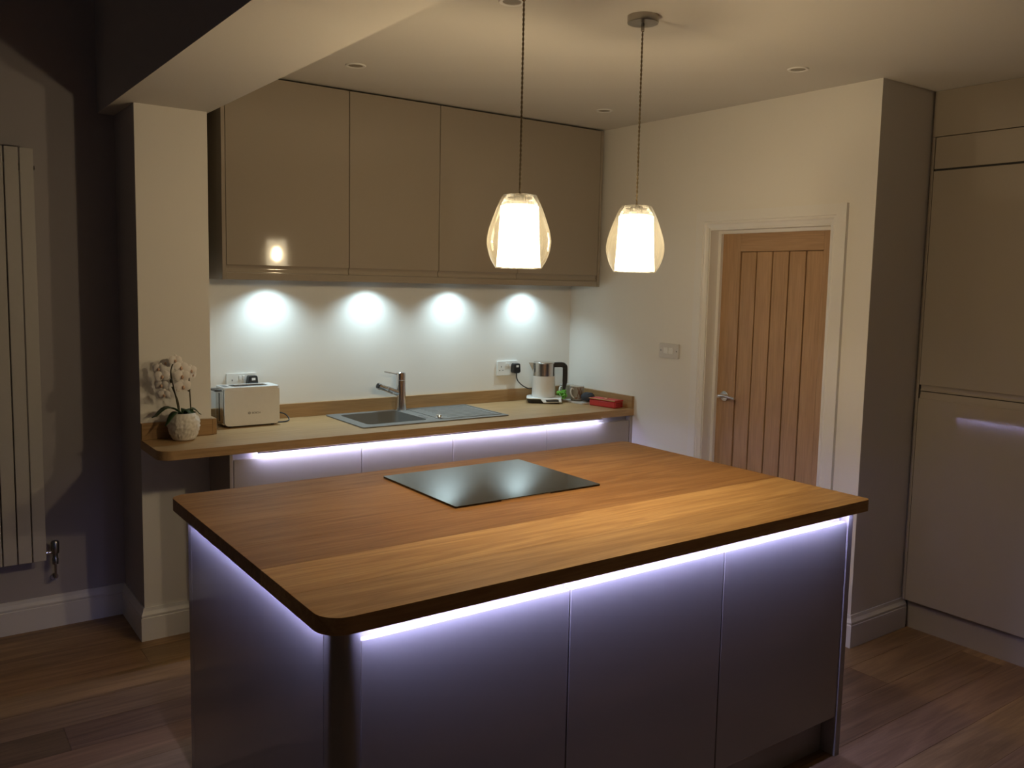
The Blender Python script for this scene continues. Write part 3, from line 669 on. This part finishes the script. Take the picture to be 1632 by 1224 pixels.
bm.faces.new((a_[0], a_[1], b_[1], b_[0])); bm.faces.new((a_[1], a_[2], c_, b_[1])); bm.faces.new((a_[3], a_[0], b_[0], c_)); bm.faces.new((b_[0], b_[1], c_)); bm.faces.new((a_[2], a_[3], c_)); bm.faces.new(a_)
obj('spout', bm, 'steel', t)
obj('lid', lathe([(0.064, ZR+0.2382), (0.062, ZR+0.243), (0.02, ZR+0.245)], (KX, KY, 0), 40), 'steel', t)
hp = [K(a, 0, z) for a, z in ((0.055, 0.226), (0.085, 0.228), (0.108, 0.228), (0.121, 0.222), (0.126, 0.210), (0.127, 0.16), (0.126, 0.12), (0.121, 0.078))]
def ribbon(pts, wid, thk):
    bm = bmesh.new(); rows = []
    for i, p in enumerate(pts):
        d = (pts[min(i+1, len(pts)-1)]-pts[max(i-1, 0)]).normalized(); nrm = d.cross(uy).normalized()
        w_, h_ = wid[i], thk[i]
        rows.append([bm.verts.new(p+uy*w_*s_+nrm*h_*q_) for s_, q_ in ((-1, -1), (1, -1), (1, 1), (-1, 1))])
    for A_, B_ in zip(rows, rows[1:]):
        for i in range(4): bm.faces.new((A_[i], A_[(i+1) % 4], B_[(i+1) % 4], B_[i]))
    bm.faces.new(rows[0]); bm.faces.new(rows[-1]); return bm
hs = spline(hp, 4); n_ = len(hs)
obj('handle', ribbon(hs, [0.017]*n_, [0.0145 if i < n_-6 else 0.0145-0.007*(i-n_+6)/6 for i in range(n_)]), 'black', t, bevel=0.005)
obj('power_cord', tube(spline([(-0.436, -0.040, 1.076), (-0.434, -0.040, 1.045), (-0.420, -0.040, 1.02), (-0.385, -0.042, 0.992), (-0.345, -0.046, 0.975), (-0.30, -0.048, 0.972), (-0.25, -0.046, 0.95), (-0.245, -0.05, 0.92)], 8), 0.0035, 8), 'black', t)
plug(-0.436, 1.101, t)

# ------------------------------------------------------------------ things in the corner of the worktop
def mug(x, y, z, label, rot, printed):
    t = thing('mug', label, 'mug', (x, y, z), group='mugs on the back worktop')
    r_, h_ = 0.044, 0.088
    b = obj('body', lathe([(0.001, z+0.001), (0.036, z+0.001), (0.040, z+0.006), (r_, z+h_-0.004)], (x, y, 0), 40), 'mug', t)
    obj('rim', lathe([(r_, z+h_-0.004), (r_+0.0005, z+h_), (r_-0.003, z+h_), (r_-0.004, z+h_-0.01), (0.038, z+0.02), (0.0, z+0.01)], (x, y, 0), 40, cap=False), 'mugw', t)
    c, s = math.cos(rot), math.sin(rot)
    pts = spline([(x+c*(r_-0.003), y+s*(r_-0.003), z+h_-0.018), (x+c*(r_+0.022), y+s*(r_+0.022), z+h_-0.012), (x+c*(r_+0.031), y+s*(r_+0.031), z+h_-0.032), (x+c*(r_+0.020), y+s*(r_+0.020), z+0.035), (x+c*(r_-0.004), y+s*(r_-0.004), z+0.018)], 6)
    obj('handle', tube(pts, 0.0052, 10), 'mugw', t)
    if printed:
        bm = bmesh.new()
        for (u, v_, su, sv, tilt) in ((0.012, 0.030, 0.013, 0.020, 0.1), (0.010, 0.052, 0.007, 0.010, 0), (0.003, 0.070, 0.003, 0.012, 0.35), (0.017, 0.070, 0.003, 0.012, -0.35), (-0.006, 0.016, 0.008, 0.006, 0), (0.026, 0.045, 0.004, 0.024, -0.15)):
            ring = []
            for i in range(14):
                a = 2*PI*i/14; pu, pv = su*math.cos(a), sv*math.sin(a); uu = u+pu*math.cos(tilt)-pv*math.sin(tilt); vv = v_+pu*math.sin(tilt)+pv*math.cos(tilt)
                rr = 0.040+(vv-0.006)/(h_-0.010)*(r_-0.040)+0.0004; th = R(-125)+uu/rr
                ring.append(bm.verts.new((x+rr*math.cos(th), y+rr*math.sin(th), z+vv)))
            bm.faces.new(ring)
        obj('printed_motif', bm, 'print_', b)
    return t
mug(-0.105, -0.215, ZR+0.0085, 'grey-beige mug with white handle and brown print on the tray', R(200), True)
mug(-0.0685, -0.0685, ZR+0.0005, 'plain pale mug behind the green cord in the worktop corner', R(195), False)
tx = rrect(-0.175, -0.030, -0.355, -0.150, 0.012, 4)
t = thing('small_tray', 'small pale tray under the mug and charcoal pouch', 'tray', (-0.10, -0.26, ZR))
obj('tray_base', poly(tx, [], ZR+0.0006, ZR+0.007, 'z'), 'tray', t, bevel=0.001)
obj('tray_lip', poly(tx, [rrect(-0.171, -0.034, -0.351, -0.154, 0.010, 4)], ZR+0.007, ZR+0.0105, 'z'), 'tray', t)
# tangled green cord
random.seed(5)
bm = bmesh.new(); cp = []
for i in range(60):
    a = random.uniform(0, 2*PI); rr = random.uniform(0.006, 0.033); cp.append((-0.150+rr*math.cos(a), -0.122+rr*math.sin(a), ZR+0.006+random.uniform(0.0, 0.078)*(1-rr/0.075)))
cp = [cp[0]]+[c for c in cp]
o = obj('green_cord', tube(spline(cp, 6), 0.0042, 6, bm), 'green'); tag(o, 'tangled bundle of bright green cord between kettle and mug', 'cord')
# charcoal pouch
bm = sphere((-0.094, -0.306, ZR+0.038), 0.033, 1.22, 1.40, 0.82, 3)
rg = random.Random(3)
for v_ in bm.verts:
    n_ = math.sin(v_.co.x*130+1.3)*math.cos(v_.co.y*110)*0.003; v_.co.z += n_ if v_.co.z > ZR+0.02 else 0
    v_.co.z = max(v_.co.z, ZR+0.0112)
t = thing('pouch', 'small crumpled charcoal fabric pouch beside the red purse', 'pouch', (-0.088, -0.312, ZR+0.011))
obj('bag', bm, 'pouch', t)
obj('drawstring', tube(spline([(-0.125, -0.31, ZR+0.05), (-0.11, -0.33, ZR+0.0585), (-0.085, -0.33, ZR+0.060), (-0.06, -0.315, ZR+0.052)], 5), 0.0025, 6), 'pouch', t)
# red purse
def purse():
    t = thing('purse', 'red leather folding purse at the right end of the back worktop', 'purse', (-0.086, -0.466, ZR), R(-80))
    L_, W_ = 0.096, 0.042
    bm = poly([(-W_, 0.004), (-W_+0.004, 0.001), (W_-0.006, 0.001), (W_-0.002, 0.006), (W_-0.006, 0.014), (W_-0.002, 0.022), (W_-0.010, 0.030), (-W_+0.006, 0.032), (-W_, 0.027)], [], -L_, L_, 'x')
    obj('body', bm, 'red', t, bevel=0.003, local=True)
    bm = poly([(-W_+0.006, 0.0325), (W_-0.004, 0.0305), (W_, 0.034), (W_-0.004, 0.0375), (-W_+0.004, 0.0385), (-W_-0.003, 0.036)], [], -L_-0.001, L_+0.001, 'x')
    fl = obj('flap', bm, 'red', t, bevel=0.0012, local=True)
    obj('flap_edge', box(-L_-0.0015, L_+0.0015, -W_-0.004, -W_+0.001, 0.0345, 0.0375), 'gold', fl, local=True)
    obj('clasp', poly(rrect(-0.018, 0.022, -0.012, 0.0, 0.004, 3), [], 0.0388, 0.0405, 'z'), 'gold', fl, local=True, bevel=0.0006)
    for k in range(3):
        obj('gusset', box(L_-0.001, L_+0.0025, -W_+0.010, W_-0.012, 0.006+0.008*k, 0.0095+0.008*k), 'redd', t, local=True)
    t.scale = (0.98, 1.0, 1.22)
    return t
purse()

# ------------------------------------------------------------------ orchid
OX, OY = -2.450, -0.375
t = thing('potted_orchid', 'white orchid in a textured white pot on the worktop end', 'orchid', (OX, OY, ZR))
bm = lathe([(0.040, ZR+0.0008), (0.046, ZR+0.004), (0.058, ZR+0.03), (0.0655, ZR+0.06), (0.0645, ZR+0.085), (0.057, ZR+0.108), (0.052, ZR+0.118), (0.050, ZR+0.120), (0.048, ZR+0.117), (0.052, ZR+0.10), (0.055, ZR+0.07), (0.03, ZR+0.06)], (OX, OY, 0), 72, cap=True)
bmesh.ops.subdivide_edges(bm, edges=[e for e in bm.edges if abs(e.verts[0].co.z-e.verts[1].co.z) > 0.012], cuts=4)
for v_ in bm.verts:   # wrinkled leaf-like relief
    d_ = Vector((v_.co.x-OX, v_.co.y-OY, 0)); a = math.atan2(d_.y, d_.x); hz = (v_.co.z-ZR)
    if 0.012 < hz < 0.112 and d_.length > 0.05:
        k_ = math.sin(a*15+math.sin(hz*150)*1.6)*math.cos(hz*190+2.4*math.sin(a*6))
        v_.co += d_.normalized()*0.0034*k_
obj('pot', bm, 'pot', t, smooth=60)
obj('compost', lathe([(0.001, ZR+0.112), (0.0495, ZR+0.108)], (OX, OY, 0), 24, cap=False), 'soil', t)
def leaf(az, ln, lift, droop, wid):
    bm = bmesh.new(); rows = []
    dx, dy = math.cos(az), math.sin(az)
    for i in range(9):
        s_ = i/8; r_ = 0.008+ln*s_; z = ZR+0.112+lift*math.sin(PI*min(1, s_*1.1))-droop*s_*s_; w_ = wid*math.sin(PI*(0.12+0.86*s_))**0.8
        p = Vector((OX+dx*r_, OY+dy*r_, z)); sd = Vector((-dy, dx, 0))
        rows.append([bm.verts.new(p+sd*w_*q_+Vector((0, 0, 0.25*abs(q_)*w_))) for q_ in (-1, 0, 1)])
    for A_, B_ in zip(rows, rows[1:]):
        for i in range(2): bm.faces.new((A_[i], A_[i+1], B_[i+1], B_[i]))
    o = obj('leaf', bm, 'leaf', t); m = o.modifiers.new('thickness', 'SOLIDIFY'); m.thickness = 0.002; return o
leaf(R(190), 0.130, 0.034, 0.002, 0.025); leaf(R(215), 0.105, 0.020, 0.035, 0.016); leaf(R(-10), 0.065, 0.022, 0.004, 0.022); leaf(R(-60), 0.05, 0.02, 0.01, 0.02); leaf(R(60), 0.06, 0.02, 0.01, 0.02)
S1 = spline([(OX-0.018, OY, ZR+0.105), (OX-0.028, OY-0.002, ZR+0.17), (OX-0.042, OY-0.004, ZR+0.24), (OX-0.052, OY-0.008, ZR+0.30), (OX-0.046, OY-0.03, ZR+0.345)], 6)
S2 = spline([(OX-0.014, OY+0.006, ZR+0.105), (OX-0.022, OY+0.004, ZR+0.17), (OX-0.046, OY+0.002, ZR+0.235)], 6)
S3 = spline([(OX+0.030, OY-0.005, ZR+0.105), (OX+0.026, OY-0.008, ZR+0.19), (OX+0.022, OY-0.012, ZR+0.26), (OX+0.016, OY-0.025, ZR+0.30)], 6)
for s_ in (S1, S2, S3): obj('stem', tube(s_, 0.0028, 8), 'stem', t)
def flower(c, face, size, spin):
    d = Vector(face).normalized(); u = d.cross(Vector((0, 0, 1))).normalized(); v = u.cross(d)
    bm = bmesh.new(); c = Vector(c)
    for ang, ln, wd in ((90, 1.0, 0.42), (210, 1.0, 0.40), (330, 1.0, 0.40), (18, 1.05, 0.62), (162, 1.05, 0.62)):
        a = R(ang)+spin; e = u*math.cos(a)+v*math.sin(a); g = -u*math.sin(a)+v*math.cos(a); rows = []
        for i in range(6):
            s_ = i/5; w_ = wd*size*math.sin(PI*(0.10+0.84*s_))**0.7; p = c+e*ln*size*s_+d*(0.10*size*math.sin(PI*s_)+(0.004 if ang in (18, 162) else 0))
            rows.append([bm.verts.new(p+g*w_*q_+d*0.12*size*(1-q_*q_)) for q_ in (-1, -0.4, 0.4, 1)])
        for A_, B_ in zip(rows, rows[1:]):
            for i in range(3): bm.faces.new((A_[i], A_[i+1], B_[i+1], B_[i]))
    f = obj('flower', bm, 'petal', t)
    bm = sphere((0, 0, 0), 1, 1, 1, 1, 2)
    for w_ in bm.verts: q_ = w_.co.copy(); w_.co = c+d*(0.30*size+q_.z*0.16*size)+u*q_.x*0.20*size+v*(q_.y*0.28*size-0.14*size)
    obj('flower_lip', bm, 'lip', f)
fl = [((-0.088, -0.015, 0.285), (-0.35, -1, 0.1), 0.030), ((-0.098, -0.005, 0.315), (-0.6, -0.8, 0.2), 0.027), ((-0.085, 0.01, 0.245), (-0.6, -0.9, -0.1), 0.029), ((-0.080, -0.01, 0.205), (-0.5, -1, -0.2), 0.026),
      ((-0.040, -0.035, 0.352), (-0.1, -1, 0.25), 0.026), ((-0.020, -0.04, 0.322), (0.1, -1, 0.1), 0.030), ((-0.016, -0.042, 0.285), (0.0, -1, 0.0), 0.032), ((-0.012, -0.038, 0.240), (0.05, -1, -0.05), 0.033), ((-0.066, 0.012, 0.335), (-0.3, -0.6, 0.4), 0.024),
      ((0.024, -0.028, 0.305), (0.35, -1, 0.15), 0.027), ((0.034, -0.010, 0.285), (0.6, -0.8, 0.1), 0.022)]
for i, (p, fc, sz) in enumerate(fl): flower((OX+p[0], OY+p[1], ZR+p[2]), fc, sz, random.uniform(-0.2, 0.2))
for p in ((-0.052, -0.012, 0.262), (0.018, -0.02, 0.222)): obj('bud', sphere((OX+p[0], OY+p[1], ZR+p[2]), 0.007, 1, 1, 1.4, 2), 'stem', t)
